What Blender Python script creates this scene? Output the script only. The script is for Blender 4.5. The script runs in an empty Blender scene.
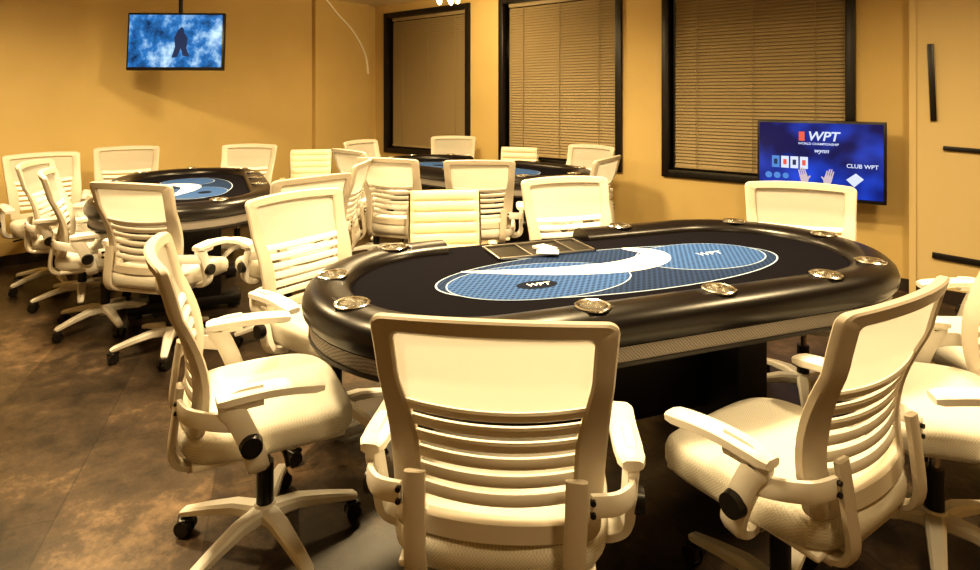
import bpy, bmesh, math, random
from mathutils import Vector, Matrix
random.seed(3)
scene = bpy.context.scene
COL = scene.collection

# ---------------------------------------------------------------- materials
def mat(name, base, rough=0.5, metal=0.0, spec=0.5, emis=None, estr=0.0):
    m = bpy.data.materials.new(name); m.use_nodes = True
    b = m.node_tree.nodes['Principled BSDF']
    b.inputs['Base Color'].default_value = (*base, 1)
    b.inputs['Roughness'].default_value = rough
    b.inputs['Metallic'].default_value = metal
    b.inputs['Specular IOR Level'].default_value = spec
    if emis:
        b.inputs['Emission Color'].default_value = (*emis, 1)
        b.inputs['Emission Strength'].default_value = estr
    return m

def nodes(m):
    nt = m.node_tree
    return nt, nt.nodes, nt.links, nt.nodes['Principled BSDF']

def add_noise_color(m, c1, c2, scale, detail=4, bump=0.0, lo=.35, hi=.65, coord='Object'):
    nt, N, L, b = nodes(m)
    tc = N.new('ShaderNodeTexCoord'); n = N.new('ShaderNodeTexNoise'); r = N.new('ShaderNodeValToRGB')
    n.inputs['Scale'].default_value = scale; n.inputs['Detail'].default_value = detail
    L.new(tc.outputs[coord], n.inputs['Vector']); L.new(n.outputs['Fac'], r.inputs['Fac'])
    r.color_ramp.elements[0].position = lo; r.color_ramp.elements[1].position = hi
    r.color_ramp.elements[0].color = (*c1, 1); r.color_ramp.elements[1].color = (*c2, 1)
    L.new(r.outputs['Color'], b.inputs['Base Color'])
    if bump:
        bp = N.new('ShaderNodeBump'); bp.inputs['Strength'].default_value = bump; bp.inputs['Distance'].default_value = .01
        L.new(n.outputs['Fac'], bp.inputs['Height']); L.new(bp.outputs['Normal'], b.inputs['Normal'])

M_WALL = mat('painted_wall', (.6, .4, .15), .75)
add_noise_color(M_WALL, (.58, .43, .180), (.63, .47, .205), 1.2, 5)
M_WALL2 = mat('painted_wall_light', (.66, .52, .27), .7)
M_CEIL = mat('ceiling_paint', (.74, .62, .40), .8)
M_BASEB = mat('dark_baseboard', (.03, .02, .015), .5)
M_BLACKF = mat('black_window_frame', (.008, .006, .005), .4)
M_GLASS = mat('night_glass', (.01, .01, .012), .08)
M_BLIND = mat('blind_slat', (.36, .28, .155), .6)
M_PLASTIC = mat('chair_white_plastic', (.86, .83, .77), .40)
M_FRAME_SHADED = mat('chair_back_frame_shaded_plastic', (.58, .52, .43), .45)  # greyer than the white plastic: shade on the chair backs put into the colour
M_FABRIC = mat('chair_seat_fabric', (.80, .77, .69), .85)
M_MESH = mat('chair_back_mesh', (.82, .80, .74), .85)
M_SLAT = mat('chair_lumbar_slat', (.86, .82, .75), .55)
M_BLACK = mat('black_plastic', (.012, .011, .01), .35)
M_CHROME = mat('chrome', (.7, .66, .6), .2, 1.0)
M_LEATHER = mat('cream_leather', (.80, .72, .53), .38)
M_VINYL = mat('black_vinyl_rail', (.008, .006, .006), .30, spec=.42)
M_FELT = mat('black_felt', (.007, .0065, .010), .95, spec=.05)
M_WHITE = mat('white_print', (.90, .90, .92), .7)
M_BRASS = mat('polished_cup_metal', (.88, .87, .84), .2, 1.0)
M_CUPIN = mat('cup_bottom', (.10, .08, .06), .4, .8)
M_DKWOOD = mat('black_table_base', (.008, .006, .006), .5)
M_STEEL = mat('tray_metal', (.5, .48, .45), .3, 1.0)
M_LAMP = mat('lamp_glow', (1, .9, .7), .5, emis=(1, .78, .48), estr=22)
M_CABLE = mat('cream_cable', (.9, .84, .70), .6)

for m, sc, st in ((M_FABRIC, 260, .35), (M_MESH, 420, .2)):
    nt, N, L, b = nodes(m)
    tc = N.new('ShaderNodeTexCoord'); w = N.new('ShaderNodeTexChecker')
    w.inputs['Scale'].default_value = sc
    c = b.inputs['Base Color'].default_value[:3]
    w.inputs['Color1'].default_value = (*c, 1)
    w.inputs['Color2'].default_value = (*[x*(1-st*.6) for x in c], 1)
    L.new(tc.outputs['Object'], w.inputs['Vector'])
    L.new(w.outputs['Color'], b.inputs['Base Color'])
    bp = N.new('ShaderNodeBump'); bp.inputs['Strength'].default_value = st; bp.inputs['Distance'].default_value = .002
    L.new(w.outputs['Fac'], bp.inputs['Height']); L.new(bp.outputs['Normal'], b.inputs['Normal'])
nt, N, L, b = nodes(M_MESH)
tr = N.new('ShaderNodeBsdfTranslucent'); tr.inputs['Color'].default_value = (.84, .82, .76, 1)
mx = N.new('ShaderNodeMixShader'); mx.inputs[0].default_value = .48
L.new(b.outputs[0], mx.inputs[1]); L.new(tr.outputs[0], mx.inputs[2])
L.new(mx.outputs[0], N['Material Output'].inputs['Surface'])

# floor: large stone tiles
M_FLOOR = mat('stone_tile_floor', (.2, .13, .08), .38, spec=.45)
nt, N, L, b = nodes(M_FLOOR)
tc = N.new('ShaderNodeTexCoord')
n1 = N.new('ShaderNodeTexNoise'); n1.inputs['Scale'].default_value = 1.5; n1.inputs['Detail'].default_value = 10; n1.inputs['Roughness'].default_value = .70
n2 = N.new('ShaderNodeTexNoise'); n2.inputs['Scale'].default_value = 11; n2.inputs['Detail'].default_value = 9; n2.inputs['Roughness'].default_value = .75
mp = N.new('ShaderNodeMapping'); mp.inputs['Rotation'].default_value = (0, 0, .55)
br = N.new('ShaderNodeTexBrick'); br.inputs['Scale'].default_value = 1.0
br.inputs['Brick Width'].default_value = .95; br.inputs['Row Height'].default_value = .48
br.inputs['Mortar Size'].default_value = .003; br.inputs['Bias'].default_value = 0
br.inputs['Color1'].default_value = (.60, .60, .60, 1); br.inputs['Color2'].default_value = (1.15, 1.13, 1.1, 1)
br.inputs['Mortar'].default_value = (.6, .58, .55, 1)
L.new(tc.outputs['Object'], mp.inputs['Vector']); L.new(mp.outputs[0], br.inputs['Vector'])
L.new(tc.outputs['Object'], n1.inputs['Vector']); L.new(tc.outputs['Object'], n2.inputs['Vector'])
r1 = N.new('ShaderNodeValToRGB'); r1.color_ramp.elements[0].position = .41; r1.color_ramp.elements[1].position = .65
r1.color_ramp.elements[0].color = (.024, .017, .012, 1); r1.color_ramp.elements[1].color = (.22, .150, .093, 1)
e = r1.color_ramp.elements.new(.53); e.color = (.066, .046, .031, 1)
mixn = N.new('ShaderNodeMath'); mixn.operation = 'MULTIPLY_ADD'; mixn.inputs[1].default_value = .38
L.new(n2.outputs['Fac'], mixn.inputs[0])
sub = N.new('ShaderNodeMath'); sub.operation = 'MULTIPLY'; sub.inputs[1].default_value = .64
L.new(n1.outputs['Fac'], sub.inputs[0]); L.new(sub.outputs[0], mixn.inputs[2])
L.new(mixn.outputs[0], r1.inputs['Fac'])
mul = N.new('ShaderNodeMixRGB'); mul.blend_type = 'MULTIPLY'; mul.inputs[0].default_value = 1
L.new(r1.outputs['Color'], mul.inputs[1]); L.new(br.outputs['Color'], mul.inputs[2])
L.new(mul.outputs[0], b.inputs['Base Color'])
bp = N.new('ShaderNodeBump'); bp.inputs['Strength'].default_value = .2; bp.inputs['Distance'].default_value = .01
L.new(mixn.outputs[0], bp.inputs['Height']); L.new(bp.outputs['Normal'], b.inputs['Normal'])

# printed hatch patterns
def hatch(name, c1, c2):
    M = mat(name, c1, .85, spec=.10)
    nt, N, L, b = nodes(M)
    tc = N.new('ShaderNodeTexCoord')
    w1 = N.new('ShaderNodeTexWave'); w1.inputs['Scale'].default_value = 17; w1.bands_direction = 'X'
    w2 = N.new('ShaderNodeTexWave'); w2.inputs['Scale'].default_value = 17; w2.bands_direction = 'Y'
    mp = N.new('ShaderNodeMapping'); mp.inputs['Rotation'].default_value = (0, 0, .6)
    L.new(tc.outputs['Object'], mp.inputs['Vector'])
    L.new(mp.outputs[0], w1.inputs['Vector']); L.new(mp.outputs[0], w2.inputs['Vector'])
    mm = N.new('ShaderNodeMath'); mm.operation = 'MULTIPLY'
    L.new(w1.outputs['Fac'], mm.inputs[0]); L.new(w2.outputs['Fac'], mm.inputs[1])
    rr = N.new('ShaderNodeValToRGB'); rr.color_ramp.elements[0].color = (*c1, 1); rr.color_ramp.elements[1].color = (*c2, 1)
    rr.color_ramp.elements[1].position = .6
    L.new(mm.outputs[0], rr.inputs['Fac']); L.new(rr.outputs[0], b.inputs['Base Color']); return M
M_BLUE = hatch('blue_felt_print', (.055, .125, .34), (.014, .035, .10))
M_MIDBLUE = hatch('deep_blue_felt_print', (.022, .045, .12), (.008, .016, .04))
M_DKBLUE = mat('dark_blue_print', (.008, .013, .03), .9, spec=.1)
M_LINE = mat('pale_line_print', (.40, .50, .66), .8)

M_APRON = mat('silver_apron', (.30, .27, .24), .45)
nt, N, L, b = nodes(M_APRON)
tc = N.new('ShaderNodeTexCoord'); w1 = N.new('ShaderNodeTexWave'); w1.inputs['Scale'].default_value = 60; w1.bands_direction = 'DIAGONAL'
w1.inputs['Distortion'].default_value = 3
L.new(tc.outputs['Object'], w1.inputs['Vector'])
rr = N.new('ShaderNodeValToRGB'); rr.color_ramp.elements[0].color = (.15, .135, .13, 1); rr.color_ramp.elements[1].color = (.27, .25, .235, 1)
L.new(w1.outputs['Fac'], rr.inputs['Fac']); L.new(rr.outputs[0], b.inputs['Base Color'])

# screens
M_SCR1 = mat('cloudy_screen', (0, 0, 0), .2)
nt, N, L, b = nodes(M_SCR1)
tc = N.new('ShaderNodeTexCoord'); n1 = N.new('ShaderNodeTexNoise'); n1.inputs['Scale'].default_value = 4.5; n1.inputs['Detail'].default_value = 9
n1.inputs['Roughness'].default_value = .62
L.new(tc.outputs['Object'], n1.inputs['Vector'])
rr = N.new('ShaderNodeValToRGB'); rr.color_ramp.elements[0].position = .36; rr.color_ramp.elements[0].color = (.006, .03, .09, 1)
rr.color_ramp.elements[1].position = .68; rr.color_ramp.elements[1].color = (.62, .85, 1.0, 1)
e = rr.color_ramp.elements.new(.50); e.color = (.03, .19, .50, 1)
L.new(n1.outputs['Fac'], rr.inputs['Fac']); L.new(rr.outputs[0], b.inputs['Emission Color']); b.inputs['Emission Strength'].default_value = 1.0
M_SCR2 = mat('blue_screen', (0, 0, 0), .2)
nt, N, L, b = nodes(M_SCR2)
tc = N.new('ShaderNodeTexCoord'); n1 = N.new('ShaderNodeTexNoise'); n1.inputs['Scale'].default_value = 3; n1.inputs['Detail'].default_value = 2
L.new(tc.outputs['Object'], n1.inputs['Vector'])
rr = N.new('ShaderNodeValToRGB'); rr.color_ramp.elements[0].position = .42; rr.color_ramp.elements[0].color = (.003, .006, .085, 1)
rr.color_ramp.elements[1].position = .70; rr.color_ramp.elements[1].color = (.02, .08, .65, 1)
L.new(n1.outputs['Fac'], rr.inputs['Fac']); L.new(rr.outputs[0], b.inputs['Emission Color']); b.inputs['Emission Strength'].default_value = 1.0
M_EWHITE = mat('screen_white', (0, 0, 0), .5, emis=(.75, .82, 1), estr=.85)
M_ERED = mat('screen_red', (0, 0, 0), .5, emis=(.8, .12, .08), estr=.9)
M_EBLUE = mat('screen_light_blue', (0, 0, 0), .5, emis=(.10, .30, .75), estr=.8)
M_EDARK = mat('screen_dark', (0, 0, 0), .5, emis=(.01, .03, .09), estr=1.0)
M_ESKIN = mat('screen_skin', (0, 0, 0), .5, emis=(.62, .50, .55), estr=.9)

# ---------------------------------------------------------------- mesh builder
class MB:
    def __init__(s): s.v = []; s.f = []; s.mi = []; s.mats = []
    def midx(s, m):
        if m not in s.mats: s.mats.append(m)
        return s.mats.index(m)
    def add(s, verts, faces, m, T=None):
        o = len(s.v); k = s.midx(m)
        for p in verts:
            p = Vector(p)
            s.v.append(T @ p if T else p)
        for f in faces:
            s.f.append([i+o for i in f]); s.mi.append(k)
    def addbm(s, bm, m, T=None):
        bm.verts.ensure_lookup_table(); bm.verts.index_update()
        s.add([v.co.copy() for v in bm.verts], [[v.index for v in f.verts] for f in bm.faces], m, T)
        bm.free()
    def box(s, c, size, m, bev=0.0, R=None, seg=2):
        bm = bmesh.new(); bmesh.ops.create_cube(bm, size=1)
        for v in bm.verts: v.co = Vector((v.co.x*size[0], v.co.y*size[1], v.co.z*size[2]))
        if bev > 0: bmesh.ops.bevel(bm, geom=bm.edges[:], offset=bev, segments=seg, affect='EDGES', profile=.5)
        T = Matrix.Translation(c)
        if R: T = T @ R
        s.addbm(bm, m, T)
    def cyl(s, p0, p1, r0, r1, m, n=20):
        p0 = Vector(p0); p1 = Vector(p1); d = p1-p0
        q = d.to_track_quat('Z', 'Y').to_matrix().to_4x4(); T = Matrix.Translation(p0) @ q
        h = d.length; V = []; F = []
        for k, (r, z) in enumerate(((r0, 0), (r1, h))):
            for i in range(n):
                a = 2*math.pi*i/n; V.append((r*math.cos(a), r*math.sin(a), z))
        for i in range(n): F.append([i, (i+1) % n, n+(i+1) % n, n+i])
        F.append(list(range(n))[::-1]); F.append(list(range(n, 2*n)))
        s.add(V, F, m, T)
    def lathe(s, prof, m, T=None, n=28):
        V = []; F = []
        for r, z in prof:
            for i in range(n):
                a = 2*math.pi*i/n; V.append((r*math.cos(a), r*math.sin(a), z))
        for k in range(len(prof)-1):
            for i in range(n): F.append([k*n+i, k*n+(i+1) % n, (k+1)*n+(i+1) % n, (k+1)*n+i])
        s.add(V, F, m, T)
    def sweep(s, pts, w, h, m, up=(0, 0, 1), side=None, cap=True):
        pts = [Vector(p) for p in pts]; n = len(pts)
        W = w if isinstance(w, (list, tuple)) else [w]*n
        H = h if isinstance(h, (list, tuple)) else [h]*n
        sec = [(-.5, -.28), (-.5, .28), (-.32, .5), (.32, .5), (.5, .28), (.5, -.28), (.32, -.5), (-.32, -.5)]
        V = []; F = []; K = len(sec)
        for i, p in enumerate(pts):
            t = (pts[min(i+1, n-1)]-pts[max(i-1, 0)]).normalized()
            if side is not None:
                sd = Vector(side); sd = (sd - t*sd.dot(t)).normalized(); u = sd.cross(t).normalized()
            else:
                u = Vector(up); sd = t.cross(u).normalized(); u = sd.cross(t).normalized()
            for a, b_ in sec: V.append(p + sd*a*W[i] + u*b_*H[i])
        for i in range(n-1):
            for k in range(K): F.append([i*K+k, i*K+(k+1) % K, (i+1)*K+(k+1) % K, (i+1)*K+k])
        if cap: F.append(list(range(K))[::-1]); F.append([(n-1)*K+k for k in range(K)])
        s.add(V, F, m)
    def grid(s, fn, nu, nv, m, T=None):
        V = []; F = []
        for j in range(nv+1):
            for i in range(nu+1): V.append(fn(i/nu, j/nv))
        for j in range(nv):
            for i in range(nu):
                a = j*(nu+1)+i; F.append([a, a+1, a+nu+2, a+nu+1])
        s.add(V, F, m, T)
    def mesh(s, name, sharp=40, recalc=True):
        me = bpy.data.meshes.new(name)
        me.from_pydata([tuple(v) for v in s.v], [], s.f)
        for m in s.mats: me.materials.append(m)
        me.polygons.foreach_set('material_index', s.mi)
        if recalc:
            bm = bmesh.new(); bm.from_mesh(me); bmesh.ops.recalc_face_normals(bm, faces=bm.faces[:]); bm.to_mesh(me); bm.free()
        me.polygons.foreach_set('use_smooth', [True]*len(me.polygons))
        me.set_sharp_from_angle(angle=math.radians(sharp))
        me.update(); return me
    def obj(s, name, parent=None, **k):
        o = bpy.data.objects.new(name, s.mesh(name, **k)); COL.objects.link(o)
        if parent: o.parent = parent
        return o

def smooth_path(pts, n=6):
    P = [Vector(p) for p in pts]; out = []
    for i in range(len(P)-1):
        p0 = P[max(i-1, 0)]; p1 = P[i]; p2 = P[i+1]; p3 = P[min(i+2, len(P)-1)]
        for k in range(n):
            t = k/n
            out.append(.5*((2*p1)+(p2-p0)*t+(2*p0-5*p1+4*p2-p3)*t*t+(3*p1-p0-3*p2+p3)*t**3))
    out.append(P[-1]); return out

def rrect(u0, u1, v0, v1, ru, rv, n=8):
    out = []
    for cx, cy, a0 in ((u1-ru, v1-rv, 0), (u0+ru, v1-rv, 90), (u0+ru, v0+rv, 180), (u1-ru, v0+rv, 270)):
        for i in range(n+1):
            a = math.radians(a0+90*i/n); out.append((cx+ru*math.cos(a), cy+rv*math.sin(a)))
    res = []
    N = len(out)
    for i in range(N):
        a = out[i]; b = out[(i+1) % N]; res.append(a)
        if (i+1) % (n+1) == 0:
            for k in range(1, 14): res.append((a[0]+(b[0]-a[0])*k/14, a[1]+(b[1]-a[1])*k/14))
    return res

# ---------------------------------------------------------------- office chair
def base5(mb, mat_base, R=.275, rot=.3):
    mb.lathe([(0, .135), (.03, .135), (.036, .12), (.038, .08), (.03, .07), (0, .07)], mat_base)
    for k in range(5):
        a = rot+2*math.pi*k/5; ca, sa = math.cos(a), math.sin(a)
        P = [(ca*r, sa*r, z) for r, z in ((.02, .105), (.10, .108), (.19, .092), (R, .072), (R+.012, .066))]
        mb.sweep(P, [.055, .05, .042, .034, .022], [.045, .038, .03, .024, .016], mat_base)
        c = Vector((ca*R, sa*R, 0)); t = Vector((-sa, ca, 0)) if k % 2 else Vector((ca*.6-sa*.8, sa*.6+ca*.8, 0))
        mb.cyl(c+Vector((0, 0, .03)), c+Vector((0, 0, .065)), .008, .008, M_BLACK, 10)
        for sgn in (-1, 1):
            w0 = c + t*(.006*sgn) + Vector((0, 0, .027)); w1 = c + t*(.026*sgn) + Vector((0, 0, .027))
            mb.cyl(w0, w1, .027, .024, M_BLACK, 18)
        mb.box(c+Vector((0, 0, .05)), (.045, .045, .014), M_BLACK, .006)

def seatpad(mb, m, w=.248, d=.245, z=.40, th=.085, flat=4.0):
    prof = [(0, 0), (.85, .0), (.96, .012), (1.0, .03), (1.0, .052), (.975, .070), (.92, .081), (.8, .085), (.5, .083), (.0, .081)]
    n = 48; V = []; F = []
    for s_, h in prof:
        for i in range(n):
            a = 2*math.pi*i/n
            cx = math.copysign(abs(math.cos(a))**(2/flat), math.cos(a)); sy = math.copysign(abs(math.sin(a))**(2/flat), math.sin(a))
            x = w*s_*cx; y = d*s_*sy
            zz = z + h*th/.085
            if y > 0: zz -= .022*(y/d)**2.5
            zz -= -.012*(abs(x)/w)**2 if h > .05 else 0
            x *= 1 - .05*max(0, -y/d)
            V.append((x, y, zz))
    for k in range(len(prof)-1):
        for i in range(n): F.append([k*n+i, k*n+(i+1) % n, (k+1)*n+(i+1) % n, (k+1)*n+i])
    mb.add(V, F, m)

BH = .49; BZ = .480
def B(u, v, off=0.0):
    hw = .216+.036*max(v, 0)**.8
    yb = -.232+.030*math.sin(math.pi*min(max(v, 0)/.7, 1.0)) - .085*max(v, 0)**1.5
    return Vector((u*hw, yb+.040*u*u+off, BZ+BH*v - .010*u*u*(v > .8)*(v-.8)/.2))

def make_mesh_chair():
    mb = MB()
    base5(mb, M_PLASTIC)
    mb.cyl((0, 0, .12), (0, 0, .26), .026, .026, M_BLACK)
    mb.cyl((0, 0, .24), (0, 0, .385), .016, .016, M_CHROME)
    mb.box((0, -.02, .385), (.17, .24, .04), M_BLACK, .01)
    mb.sweep([(.08, .02, .385), (.2, .03, .38), (.25, .03, .375)], .012, .012, M_BLACK)
    mb.box((0, -.005, .402), (.42, .41, .018), M_PLASTIC, .006)
    seatpad(mb, M_FABRIC)
    mb.box((0, -.20, .392), (.36, .045, .022), M_FRAME_SHADED, .006)
    for sx in (-1, 1):
        mb.sweep(smooth_path([(sx*.155, -.10, .388), (sx*.157, -.215, .392), (sx*.160, -.256, .43), (sx*.165, -.250, .52), (sx*.168, -.236, .62)], 4), .045, .020, M_FRAME_SHADED, side=(1, 0, 0))
    outer = rrect(-1, 1, 0, 1, .11, .05)
    inner = rrect(-.81, .81, .09, .925, .07, .035)
    prof = [(0, -.008), (0, .008), (.12, .014), (.88, .014), (1, .008), (1, -.008), (.88, -.014), (.12, -.014)]
    V = []; F = []; n = len(outer); K = len(prof)
    for i in range(n):
        for t, yo in prof:
            iu, iv = inner[i]
            iu *= (.88+.12*min(1, max(0, (iv-.40)/.3)))
            u = outer[i][0]*(1-t)+iu*t; v = outer[i][1]*(1-t)+iv*t
            V.append(B(u, v, yo))
    for i in range(n):
        for k in range(K): F.append([i*K+k, i*K+(k+1) % K, ((i+1) % n)*K+(k+1) % K, ((i+1) % n)*K+k])
    mb.add(V, F, M_FRAME_SHADED)
    mb.grid(lambda a, b_: B(-.85+1.7*a, .575+.032*(-.85+1.7*a)**2*(1-b_)+.375*b_, 0), 20, 14, M_MESH)
    for i in range(6):
        vc = .546-.077*i; hh = .0255; W = .79-.018*i
        V = []; F = []; n = 20
        sec = [(-hh, -.004), (-hh, .004), (-hh*.6, .008), (hh*.6, .008), (hh, .004), (hh, -.004), (hh*.6, -.008), (-hh*.6, -.008)]
        for k in range(n+1):
            u = -W+2*W*k/n
            for dv, yo in sec: V.append(B(u, vc+dv+.032*u*u, yo))
        for k in range(n):
            for q in range(8): F.append([k*8+q, k*8+(q+1) % 8, (k+1)*8+(q+1) % 8, (k+1)*8+q])
        F.append(list(range(8))); F.append([n*8+q for q in range(8)][::-1])
        mb.add(V, F, M_SLAT)
    for sx in (-1, 1):
        X = sx*.290
        P = smooth_path([(sx*.17, -.05, .396), (sx*.25, -.05, .398), (sx*.285, -.055, .425), (X, -.075, .49), (X, -.105, .56), (X, -.124, .590), (X, -.10, .606), (X, -.04, .609)], 5)
        mb.sweep(P, .032, .056, M_PLASTIC, side=(sx, 0, 0))
        P = []; n = 14
        for k in range(n+1):
            t = k/n; P.append((X-sx*.006*math.sin(math.pi*t), -.155+.275*t, .610+.006*math.sin(math.pi*t)-.012*t*t))
        wd = [.044]+[.060]*2+[.064]*(n-4)+[.060, .050]
        mb.sweep(P, wd, [.022]+[.032]*(n-1)+[.022], M_PLASTIC)
        mb.cyl((X+sx*.010, -.072, .485), (X+sx*.034, -.072, .485), .030, .027, M_BLACK, 24)
        mb.sweep(smooth_path([(X, -.095, .54), (X-sx*.004, -.165, .560), (sx*.250, -.220, .570), (sx*.195, -.240, .575)], 4), .016, [.044]*13, M_PLASTIC)
        mb.cyl((sx*.200, -.242, .587), (sx*.200, -.253, .587), .006, .006, M_BLACK, 10)
        mb.cyl((sx*.200, -.242, .562), (sx*.200, -.253, .562), .006, .006, M_BLACK, 10)
    return mb.mesh('office_chair_mesh')

def make_leather_chair():
    mb = MB()
    base5(mb, M_CHROME)
    mb.cyl((0, 0, .12), (0, 0, .39), .024, .020, M_CHROME)
    mb.box((0, 0, .39), (.20, .22, .03), M_BLACK, .008)
    seatpad(mb, M_LEATHER, .22, .23, .405, .07, 5)
    nr = 7
    def back(u, v, sgn):
        x = (u*2-1)*.190; edge = 1-abs(u*2-1)**8
        rib = abs(math.sin(math.pi*nr*v))**.6
        y = -.235-.06*v + sgn*(.012+.014*rib)*max(edge, .02)+.02*(u*2-1)**2
        return (x, y, .47+.41*v)
    for sg in (-1, 1):
        mb.grid(lambda a, b_: back(a, b_, sg), 20, nr*8, M_LEATHER)
    for sx in (-1, 1):
        P = smooth_path([(sx*.195, -.30, .86), (sx*.198, -.25, .60), (sx*.200, -.24, .46), (sx*.200, -.18, .405), (sx*.200, .18, .400)], 5)
        mb.sweep(P, .012, .020, M_CHROME, side=(sx, 0, 0))
        P = smooth_path([(sx*.21, -.24, .585), (sx*.25, -.16, .605), (sx*.25, .04, .602), (sx*.248, .10, .56), (sx*.22, .08, .41)], 5)
        mb.sweep(P, .028, .02, M_CHROME, side=(sx, 0, 0))
        mb.box((sx*.25, -.06, .616), (.045, .18, .016), M_LEATHER, .006)
    return mb.mesh('leather_office_chair_mesh', sharp=60)

CH = make_mesh_chair(); LC = make_leather_chair()
def place(me, name, x, y, fx, fy):
    o = bpy.data.objects.new(name, me); COL.objects.link(o)
    o.location = (x, y, 0); o.rotation_euler = (0, 0, math.atan2(-fx, fy)); return o

chairs = [
 (.035, 1.47, .11, 1), (-.705, 1.88, .88, .46), (-.655, 2.55, .80, -.60), (.765, 1.58, -.55, .83),
 (1.37, 1.85, -.97, .26), (1.92, 2.26, -1, .10), (1.44, 2.76, -.40, -.91), (.48, 2.96, .28, -.96),
 # left rear table
 (-3.25, 4.47, .75, -.6), (-3.05, 5.03, .5, -.87), (-2.2, 5.22, 0, -1), (-2.80, 4.12, .96, .26), (-2.36, 3.68, .85, .5),
 (-1.77, 3.33, .24, .97), (-1.18, 3.5, -.75, .66), (-1.15, 4.1, -1, .0),
 # right rear table
 (-.98, 5.17, .7, .7), (-.64, 4.55, .35, .94), (-1.05, 5.88, .85, -.45), (-.42, 6.38, -.05, -1), (.72, 5.22, -.7, -.7),
 (.62, 4.5, -.8, .5), (-.06, 4.42, .05, 1)]
for c in chairs: place(CH, 'office_chair', *c)
for c in [(-.22, 3.08, .12, -1), (-1.72, 5.68, .2, -1), (.22, 5.95, -.3, -.95)]: place(LC, 'leather_office_chair', *c)

# ---------------------------------------------------------------- poker table
def stadium(L, W, r, n=28, step=12):
    c = L-W; out = []
    for i in range(n+1):
        a = -math.pi/2+math.pi*i/n; out.append((c+r*math.cos(a), r*math.sin(a), math.cos(a), math.sin(a)))
    for i in range(1, step): out.append((c-2*c*i/step, r, 0, 1))
    for i in range(n+1):
        a = math.pi/2+math.pi*i/n; out.append((-c+r*math.cos(a), r*math.sin(a), math.cos(a), math.sin(a)))
    for i in range(1, step): out.append((-c+2*c*i/step, -r, 0, -1))
    return out

def ring_sweep(mb, path, prof, m, closed=True):
    V = []; F = []; K = len(prof); n = len(path)
    for x, y, nx, ny in path:
        for o, z in prof: V.append((x+nx*o, y+ny*o, z))
    for i in range(n if closed else n-1):
        j = (i+1) % n
        for k in range(K): F.append([i*K+k, i*K+(k+1) % K, j*K+(k+1) % K, j*K+k])
    if not closed:
        F.append(list(range(K))); F.append([(n-1)*K+k for k in range(K)][::-1])
    mb.add(V, F, m)

def slab(mb, path, z0, z1, m):
    n = len(path); V = [(p[0], p[1], z0) for p in path]+[(p[0], p[1], z1) for p in path]
    F = [[i, (i+1) % n, n+(i+1) % n, n+i] for i in range(n)]+[list(range(n))[::-1], list(range(n, 2*n))]
    mb.add(V, F, m)

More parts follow.
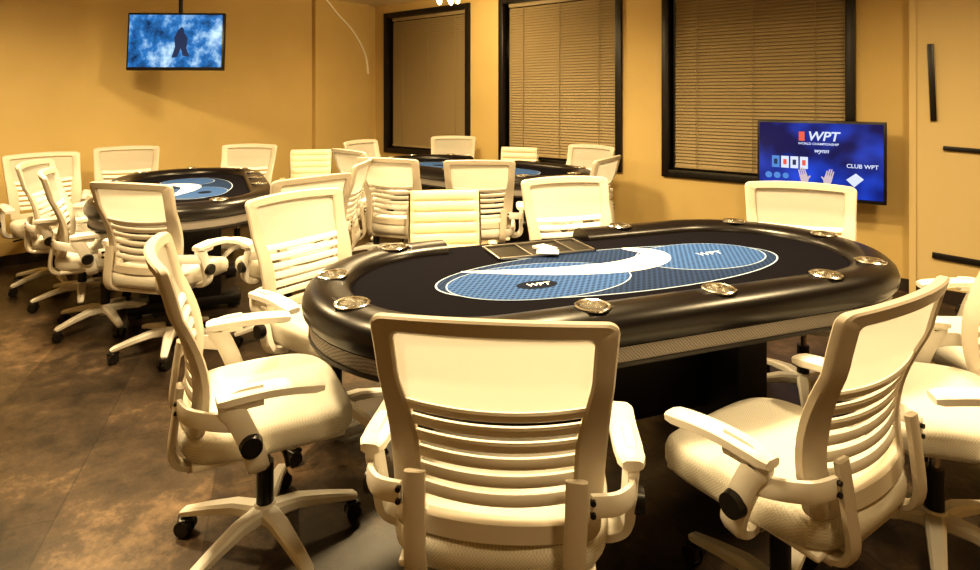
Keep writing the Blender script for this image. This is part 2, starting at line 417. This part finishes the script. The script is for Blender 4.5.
def make_table_parts(L, W, cut=(-.52, .06)):
    parts = {}
    full = stadium(L, W, W-.08, step=24)
    keep = [p for p in full if not (p[1] > 0 and abs(p[2]) < 1e-6 and cut[0] < p[0] < cut[1])]
    k0 = max(range(len(keep)), key=lambda i: (keep[(i+1) % len(keep)][0]-keep[i][0])**2+(keep[(i+1) % len(keep)][1]-keep[i][1])**2)
    keep = keep[k0+1:]+keep[:k0+1]
    prof = [(-.072, .720), (-.078, .745), (-.074, .770), (-.055, .788), (-.02, .796), (.02, .796), (.052, .787), (.074, .768), (.083, .742), (.080, .718), (.066, .700), (-.06, .700)]
    mb = MB(); ring_sweep(mb, keep, prof, M_VINYL, closed=False)
    me = mb.mesh('rail', sharp=50); rail = bpy.data.objects.new('rail_tmp', me); COL.objects.link(rail)
    rc = W-.088; c = L-W
    cups = []
    for x in (-.36, .09, .54): cups.append((x*c/.6, -rc))
    for a in (-58, 0, 52): cups.append((c+rc*math.cos(math.radians(a)), rc*math.sin(math.radians(a))))
    cups.append((.30*c/.6, rc))
    for a in (-155, 165, 112): cups.append((-c+rc*math.cos(math.radians(a)), rc*math.sin(math.radians(a))))
    cm = MB()
    for x, y in cups: cm.cyl((x, y, .725), (x, y, .85), .046, .046, M_VINYL, 28)
    cut_o = bpy.data.objects.new('cut_tmp', cm.mesh('cut')); COL.objects.link(cut_o)
    md = rail.modifiers.new('b', 'BOOLEAN'); md.operation = 'DIFFERENCE'; md.object = cut_o; md.solver = 'EXACT'
    bpy.context.view_layer.update()
    dg = bpy.context.evaluated_depsgraph_get()
    rm = bpy.data.meshes.new_from_object(rail.evaluated_get(dg))
    bpy.data.objects.remove(rail); bpy.data.objects.remove(cut_o)
    parts['rail'] = rm
    mb = MB()
    for x, y in cups:
        T = Matrix.Translation((x, y, 0))
        mb.lathe([(.044, .788), (.052, .794), (.053, .799), (.049, .802), (.044, .800), (.042, .793), (.041, .752)], M_BRASS, T)
        mb.lathe([(.041, .7515), (.040, .749), (.0, .747)], M_CUPIN, T)
    parts['cup_holders'] = mb.mesh('cup_holders')
    mb = MB(); slab(mb, stadium(L, W, W-.012), .700, .746, M_FELT)
    slab(mb, stadium(L, W, W-.155), .746, .757, M_FELT)
    parts['playing_surface'] = mb.mesh('playing_surface')
    mb = MB()
    slab(mb, stadium(L, W, W-.022), .652, .700, M_APRON)
    slab(mb, stadium(L, W, W-.018), .640, .652, M_DKWOOD)
    parts['apron'] = mb.mesh('apron')
    mb = MB(); z = .7585
    k = c/.6
    def disc(cx, cy, a, b_, z, m, n=64, rot=0):
        V = [(cx+a*math.cos(t)*math.cos(rot)-b_*math.sin(t)*math.sin(rot), cy+a*math.cos(t)*math.sin(rot)+b_*math.sin(t)*math.cos(rot), z) for t in [2*math.pi*i/n for i in range(n)]]
        mb.add(V, [list(range(n))], m)
    disc(0, -.03, .715*k, .262, z, M_LINE)
    disc(0, -.03, .708*k, .256, z+.0004, M_MIDBLUE)
    disc(-.34*k, -.06, .345*k, .195, z+.0008, M_LINE); disc(-.34*k, -.06, .340*k, .191, z+.0012, M_BLUE)
    disc(.40*k, .01, .285*k, .185, z+.0008, M_LINE); disc(.40*k, .01, .280*k, .181, z+.0012, M_BLUE)
    disc(-.38*k, -.11, .075*k, .042, z+.0016, M_DKBLUE)
    sp = smooth_path([(-.58*k, .12, 0), (-.40*k, .055, 0), (-.20*k, .00, 0), (.02*k, -.02, 0), (.18*k, .03, 0), (.24*k, .12, 0), (.16*k, .215, 0)], 8)
    V = []; F = []; n = len(sp)
    for i, q in enumerate(sp):
        t = (sp[min(i+1, n-1)]-sp[max(i-1, 0)]).normalized(); nn = Vector((-t.y, t.x, 0))
        u = i/(n-1); w = .005+.064*math.sin(math.pi*min(1, u**1.3))**.8
        V += [(q.x+nn.x*w, q.y+nn.y*w, z+.002), (q.x-nn.x*w, q.y-nn.y*w, z+.002)]
    for i in range(n-1): F.append([2*i, 2*i+1, 2*i+3, 2*i+2])
    mb.add(V, F, M_WHITE)
    me = mb.mesh('printed_layout', recalc=False)
    bm = bmesh.new(); bm.from_mesh(me)
    for f in bm.faces:
        f.normal_update()
        if f.normal.z < 0: f.normal_flip()
    bm.to_mesh(me); bm.free()
    parts['printed_layout'] = me
    mb = MB(); tx, ty = -.18*k, .315
    for (cx, cy, sx, sy) in ((tx, ty+.10, .43, .010), (tx, ty-.10, .43, .010), (tx-.21, ty, .010, .21), (tx+.21, ty, .010, .21), (tx-.07, ty, .006, .20), (tx+.12, ty, .006, .20)):
        mb.box((cx, cy, .764), (sx, sy, .012), M_STEEL, .002)
    mb.box((tx, ty, .759), (.41, .195, .004), M_BLACK)
    mb.box((tx+.02, ty-.02, .770), (.064, .089, .012), M_WHITE, .002, Matrix.Rotation(.3, 4, 'Z'))
    mb.box((tx+.00, ty-.09, .773), (.064, .089, .004), M_WHITE, .001, Matrix.Rotation(1.1, 4, 'Z'))
    parts['chip_tray'] = mb.mesh('chip_tray')
    mb = MB()
    for sx in (-1, 1):
        x = sx*.46*c/.6
        mb.box((x, 0, .35), (.14, .42, .54), M_DKWOOD, .012)
        mb.box((x, 0, .61), (.24, .60, .058), M_DKWOOD, .01)
        mb.box((x, 0, .065), (.16, .66, .07), M_DKWOOD, .02)
        for sy in (-1, 1): mb.cyl((x, sy*.29, 0), (x, sy*.29, .04), .04, .035, M_BLACK)
    mb.box((0, 0, .30), (.9*c/.6, .06, .26), M_DKWOOD, .01)
    parts['pedestal_legs'] = mb.mesh('pedestal_legs')
    return parts

def table(x, y, ang, parts):
    e = bpy.data.objects.new('poker_table', None); COL.objects.link(e)
    e.empty_display_size = .2
    for k, me in parts.items():
        o = bpy.data.objects.new(k, me); COL.objects.link(o); o.parent = e
    e.location = (x, y, 0); e.rotation_euler = (0, 0, math.radians(ang)); return e
P1 = make_table_parts(1.14, .54)
t1 = table(.48, 2.28, 20, P1)
def text(s, parent, loc, rot, size, m, name, align='CENTER', shear=0):
    cu = bpy.data.curves.new(name, 'FONT'); cu.body = s; cu.size = size; cu.align_x = align; cu.align_y = 'CENTER'; cu.extrude = .0003
    cu.shear = shear; cu.offset = size*.02
    cu.materials.append(m); o = bpy.data.objects.new(name, cu); COL.objects.link(o); o.parent = parent
    o.location = loc; o.rotation_euler = rot; return o
text('WPT', t1, (-.375, -.11, .7608), (0, 0, 0), .04, M_WHITE, 'lettering', shear=.2)
text('WPT', t1, (.45, .02, .7608), (0, 0, 0), .055, M_LINE, 'lettering', shear=.2)
P2 = make_table_parts(1.0, .54, (-.4, .05))
table(-2.14, 4.25, 115, P2)
table(-.12, 5.45, -42, P1)

# ---------------------------------------------------------------- room (own frame)
C = Vector((-1.53, 8.0, 0)); RA = math.atan2(-.63, .777)
RT = Matrix.Translation(C) @ Matrix.Rotation(RA, 4, 'Z')
def rbox(name, x0, x1, y0, y1, z0, z1, m, bev=0):
    mb = MB(); mb.box(((x0+x1)/2, (y0+y1)/2, (z0+z1)/2), (abs(x1-x0), abs(y1-y0), abs(z1-z0)), m, bev)
    o = mb.obj(name); o.matrix_world = RT; return o
LX, LY, HC = 9.0, 7.6, 2.60
rbox('floor', -.15, LX+.15, -LY-.15, .2, -.1, 0, M_FLOOR)
rbox('ceiling', -.15, LX+.15, -LY-.15, .2, HC, HC+.1, M_CEIL)
rbox('wall_left', -.15, 0, -LY-.15, .2, 0, HC, M_WALL)
rbox('wall_right', LX, LX+.15, -LY-.15, .2, 0, HC, M_WALL)
rbox('wall_front', 0, LX, -LY-.15, -LY, 0, HC, M_WALL)
wins = [(.20, 1.68), (2.11, 3.60), (4.0, 5.52)]; WZ0, WZ1 = .68, 2.49
mb = MB()
def bx(x0, x1, y0, y1, z0, z1, m=M_WALL): mb.box(((x0+x1)/2, (y0+y1)/2, (z0+z1)/2), (x1-x0, y1-y0, z1-z0), m)
xs = 0
for a, b_ in wins:
    bx(xs, a, 0, .2, 0, HC); bx(a, b_, 0, .2, 0, WZ0); bx(a, b_, 0, .2, WZ1, HC); xs = b_
bx(xs, LX, 0, .2, 0, HC)
o = mb.obj('wall_back'); o.matrix_world = RT
rbox('wall_side', 5.88, LX, -.13, 0, 0, HC, M_WALL2)
rbox('trim_1', 5.86, 5.90, -.14, 0, 0, HC, M_WALL2)
rbox('trim_2', 0, .07, -.98, -.17, 0, HC, M_WALL)
rbox('baseboard_left', 0, .015, -LY, -.98, 0, .09, M_BASEB)
rbox('baseboard_back', .0, 5.86, -.015, 0, 0, .09, M_BASEB)
rbox('baseboard_side', 5.90, LX, -.145, -.13, 0, .09, M_BASEB)
for i, (a, b_) in enumerate(wins):
    mb = MB(); fw = .065
    def fb(x0, x1, z0, z1, y0=-.03, y1=.10, m=M_BLACKF): mb.box(((x0+x1)/2, (y0+y1)/2, (z0+z1)/2), (x1-x0, y1-y0, z1-z0), m, .004)
    fb(a, a+fw, WZ0, WZ1); fb(b_-fw, b_, WZ0, WZ1); fb(a+fw, b_-fw, WZ0, WZ0+fw); fb(a+fw, b_-fw, WZ1-fw, WZ1)
    fb(a+fw, b_-fw, WZ0+fw, WZ1-fw, .12, .13, M_GLASS)
    x0, x1 = a+fw+.035, b_-fw-.012
    fb(x0, x1, WZ1-fw-.04, WZ1-fw, .03, .07, M_BLIND)
    z = WZ0+fw+.05; xc = (x0+x1)/2
    R = Matrix.Rotation(math.radians(60), 4, 'X')
    while z < WZ1-fw-.05:
        mb.box((xc, .05, z), (x1-x0, .034, .0015), M_BLIND, 0, R); z += .029
    fb(x0, x1, WZ0+fw+.015, WZ0+fw+.035, .035, .065, M_BLIND)
    for q in (.15, .5, .85):
        xq = x0+(x1-x0)*q; fb(xq-.002, xq+.002, WZ0+fw+.03, WZ1-fw, .030, .033, M_BLIND)
    o = mb.obj('window_%d' % (i+1)); o.matrix_world = RT
mb = MB()
R1 = Matrix.Rotation(math.radians(-2), 4, 'Y')
mb.box((5.99, -.14, 1.50), (.035, .02, .53), M_BLACKF, .003, R1)
mb.box((6.3, -.14, 1.04), (.5, .02, .03), M_BLACKF, .003, Matrix.Rotation(math.radians(3), 4, 'Y'))
mb.box((6.3, -.14, .30), (.62, .02, .04), M_BLACKF, .003, Matrix.Rotation(math.radians(3), 4, 'Y'))
o = mb.obj('wall_decor_strips'); o.matrix_world = RT
mb = MB()
pp = smooth_path([(.085, -.84, 2.59), (.085, -.66, 2.42), (.085, -.42, 2.22), (.085, -.24, 1.95), (.085, -.19, 1.7)], 5)
for i in range(len(pp)-1): mb.cyl(pp[i], pp[i+1], .013, .013, M_CABLE, 8)
o = mb.obj('wall_cable'); o.matrix_world = RT

# ---------------------------------------------------------------- televisions
def tv(name, loc, w, h, line, tilt, scr):
    e = bpy.data.objects.new(name, None); COL.objects.link(e)
    mb = MB()
    mb.box((0, .02, 0), (w, .04, h), M_BLACK, .006)
    mb.box((0, .05, 0), (w*.6, .05, h*.55), M_BLACK, .01)
    mb.box((0, -.0005, 0), (w-.01, .004, h-.01), M_BLACK, .001)
    mb.obj('casing', e)
    mb = MB(); mb.box((0, -.003, .004), (w-.035, .003, h-.045), scr); mb.obj('screen', e)
    e.location = loc; e.rotation_euler = (tilt, 0, math.atan2(line[1], line[0])); return e
def sflat(e, name, pts, m, y=-.0055):
    mb = MB(); mb.add([(p[0], y, p[1]) for p in pts], [list(range(len(pts)))], m); return mb.obj(name, e, recalc=False)
a1 = tv('wall_television', (-2.83, 5.4, 1.90), .86, .52, (1, .03), math.radians(-4), M_SCR1)
sflat(a1, 'figure_silhouette', [(.02, .10), (.05, .13), (.07, .12), (.08, .07), (.11, .03), (.10, -.06), (.13, -.14), (.07, -.13), (.05, -.06), (.02, -.14), (-.03, -.15), (0, -.05), (-.01, .03)], M_EDARK)
mb = MB()
mb.cyl((0, .10, -.05), (0, .10, .68), .018, .018, M_BLACK); mb.box((0, .085, 0), (.2, .06, .16), M_BLACK, .005)
mb.lathe([(0, .695), (.05, .695), (.05, .68), (.02, .665), (0, .665)], M_BLACK, Matrix.Translation((0, .1, 0)))
mb.obj('ceiling_mount', a1).rotation_euler = (math.radians(4), 0, 0)
a2 = tv('wall_television', (2.44, 4.46, .93), .85, .585, (.80, -.60), 0, M_SCR2)
mb = MB(); mb.box((0, .14, 0), (.12, .20, .12), M_BLACK, .01); mb.box((0, .235, 0), (.3, .02, .3), M_BLACK, .004)
mb.obj('wall_bracket', a2)
text('WPT', a2, (.03, -.006, .175), (math.pi/2, 0, 0), .095, M_EWHITE, 'screen_lettering', shear=.2)
text('WORLD CHAMPIONSHIP', a2, (0, -.006, .12), (math.pi/2, 0, 0), .024, M_EWHITE, 'screen_lettering')
text('wynn', a2, (.02, -.006, .07), (math.pi/2, 0, 0), .045, M_EWHITE, 'screen_lettering', shear=.3)
text('CLUB WPT', a2, (.28, -.006, -.03), (math.pi/2, 0, 0), .04, M_EWHITE, 'screen_lettering')
sflat(a2, 'screen_logo', [(-.13, .14), (-.09, .14), (-.09, .21), (-.13, .21)], M_ERED)
for k, x in enumerate((-.29, -.225, -.16, -.095)):
    sflat(a2, 'screen_card', [(x-.027, -.07), (x+.027, -.07), (x+.027, .02), (x-.027, .02)], (M_EBLUE if k == 0 else M_EWHITE))
    sflat(a2, 'screen_pip', [(x-.012, -.045), (x+.012, -.045), (x+.012, -.005), (x-.012, -.005)], (M_ERED if k % 2 else M_EDARK), -.0065)
for x, z_, r in ((-.34, -.13, .025), (-.28, -.13, .025), (-.22, -.13, .022)):
    sflat(a2, 'screen_badge', [(x+r*math.cos(t*.628), z_+r*math.sin(t*.628)) for t in range(10)], M_EBLUE)
# picture of two hands on the screen
def flat_hand(ox, oz, ang, s, name, mir=1):
    mb = MB(); R = Matrix.Rotation(ang, 4, 'Y')
    def poly(pts):
        pts = [(p[0]*mir, p[1]) for p in pts]
        mb.add([R @ Vector((p[0]*s, 0, p[1]*s)) + Vector((ox, -.0057, oz)) for p in pts], [list(range(len(pts)))], M_ESKIN)
    poly([(-.35, -1.5), (.35, -1.5), (.32, -.1), (-.32, -.1)])
    poly([(-.42, 0), (-.32, -.3), (.32, -.3), (.45, 0), (.42, .7), (-.42, .7)])
    for fx, fl in ((-.33, .65), (-.11, .85), (.11, .8), (.32, .55)):
        poly([(fx-.085, .68), (fx+.085, .68), (fx+.07, .7+fl), (fx, .76+fl), (fx-.07, .7+fl)])
    poly([(.40, .0), (.78, .35), (.72, .48), (.38, .3)])
    mb.obj(name, a2, recalc=False)
flat_hand(-.09, -.155, math.radians(-14), .062, 'screen_hand_1')
flat_hand(.06, -.155, math.radians(14), .062, 'screen_hand_2', -1)
sflat(a2, 'screen_chip', [(.18, -.13), (.24, -.08), (.29, -.12), (.23, -.18)], M_EWHITE)

# ---------------------------------------------------------------- ceiling lights
LCOL = (1.0, .755, .405)
def downlight(x, y, power, size=.35, spread=170, z=HC):
    mb = MB()
    mb.lathe([(size/2+.03, z-.001), (size/2+.03, z-.02), (size/2, z-.025), (size/2-.005, z-.008)], M_PLASTIC)
    mb.lathe([(size/2-.002, z-.009), (0, z-.0085)], M_LAMP)
    o = mb.obj('ceiling_downlight'); o.location = (x, y, 0)
    l = bpy.data.lights.new('downlight_lamp', 'AREA'); l.shape = 'DISK'; l.size = size; l.energy = power
    l.color = LCOL; l.spread = math.radians(spread)
    lo = bpy.data.objects.new('downlight_lamp', l); COL.objects.link(lo); lo.location = (0, 0, z-.03); lo.parent = o
for x, y, p in ((.45, 2.75, 80), (-1.45, 1.9, 56), (-2.5, 3.4, 72), (-.7, 4.5, 72), (2.2, 2.2, 44), (.9, .5, 12)):
    downlight(x, y, p, spread=162)
mb = MB()
mb.cyl((0, 0, 2.40), (0, 0, 2.60), .006, .006, M_BRASS, 10)
mb.lathe([(0, 2.60), (.05, 2.60), (.05, 2.585), (0, 2.58)], M_BRASS)
for k in range(5):
    a = k*2*math.pi/5; c_ = Vector((.10*math.cos(a), .10*math.sin(a), 2.345))
    mb.sweep([(0, 0, 2.41), (c_.x*.6, c_.y*.6, 2.42), (c_.x, c_.y, 2.38)], .008, .008, M_BRASS)
    mb.lathe([(0, .03), (.018, .02), (.022, 0), (.014, -.022), (0, -.03)], M_LAMP, Matrix.Translation(c_), 12)
o = mb.obj('chandelier'); o.location = (-.42, 5.9, 0)
l = bpy.data.lights.new('chandelier_lamp', 'POINT'); l.energy = 34; l.color = (1, .77, .42); l.shadow_soft_size = .12
lo = bpy.data.objects.new('chandelier_lamp', l); COL.objects.link(lo); lo.location = (0, 0, 2.26); lo.parent = o

# ---------------------------------------------------------------- world, camera
w = bpy.data.worlds.new('world'); scene.world = w; w.use_nodes = True
w.node_tree.nodes['Background'].inputs[0].default_value = (.03, .02, .01, 1)
cam = bpy.data.cameras.new('camera'); co = bpy.data.objects.new('camera', cam); COL.objects.link(co)
co.location = (0, 0, 1.4); co.rotation_euler = (math.pi/2, 0, 0)
cam.sensor_width = 36; cam.lens = 600/980*36; cam.shift_y = -188/980; cam.clip_start = .02
scene.camera = co
scene.view_settings.view_transform = 'Standard'
for lk in ('Medium High Contrast', 'Standard - Medium High Contrast'):
    try:
        scene.view_settings.look = lk; break
    except Exception as ex:
        print(ex)
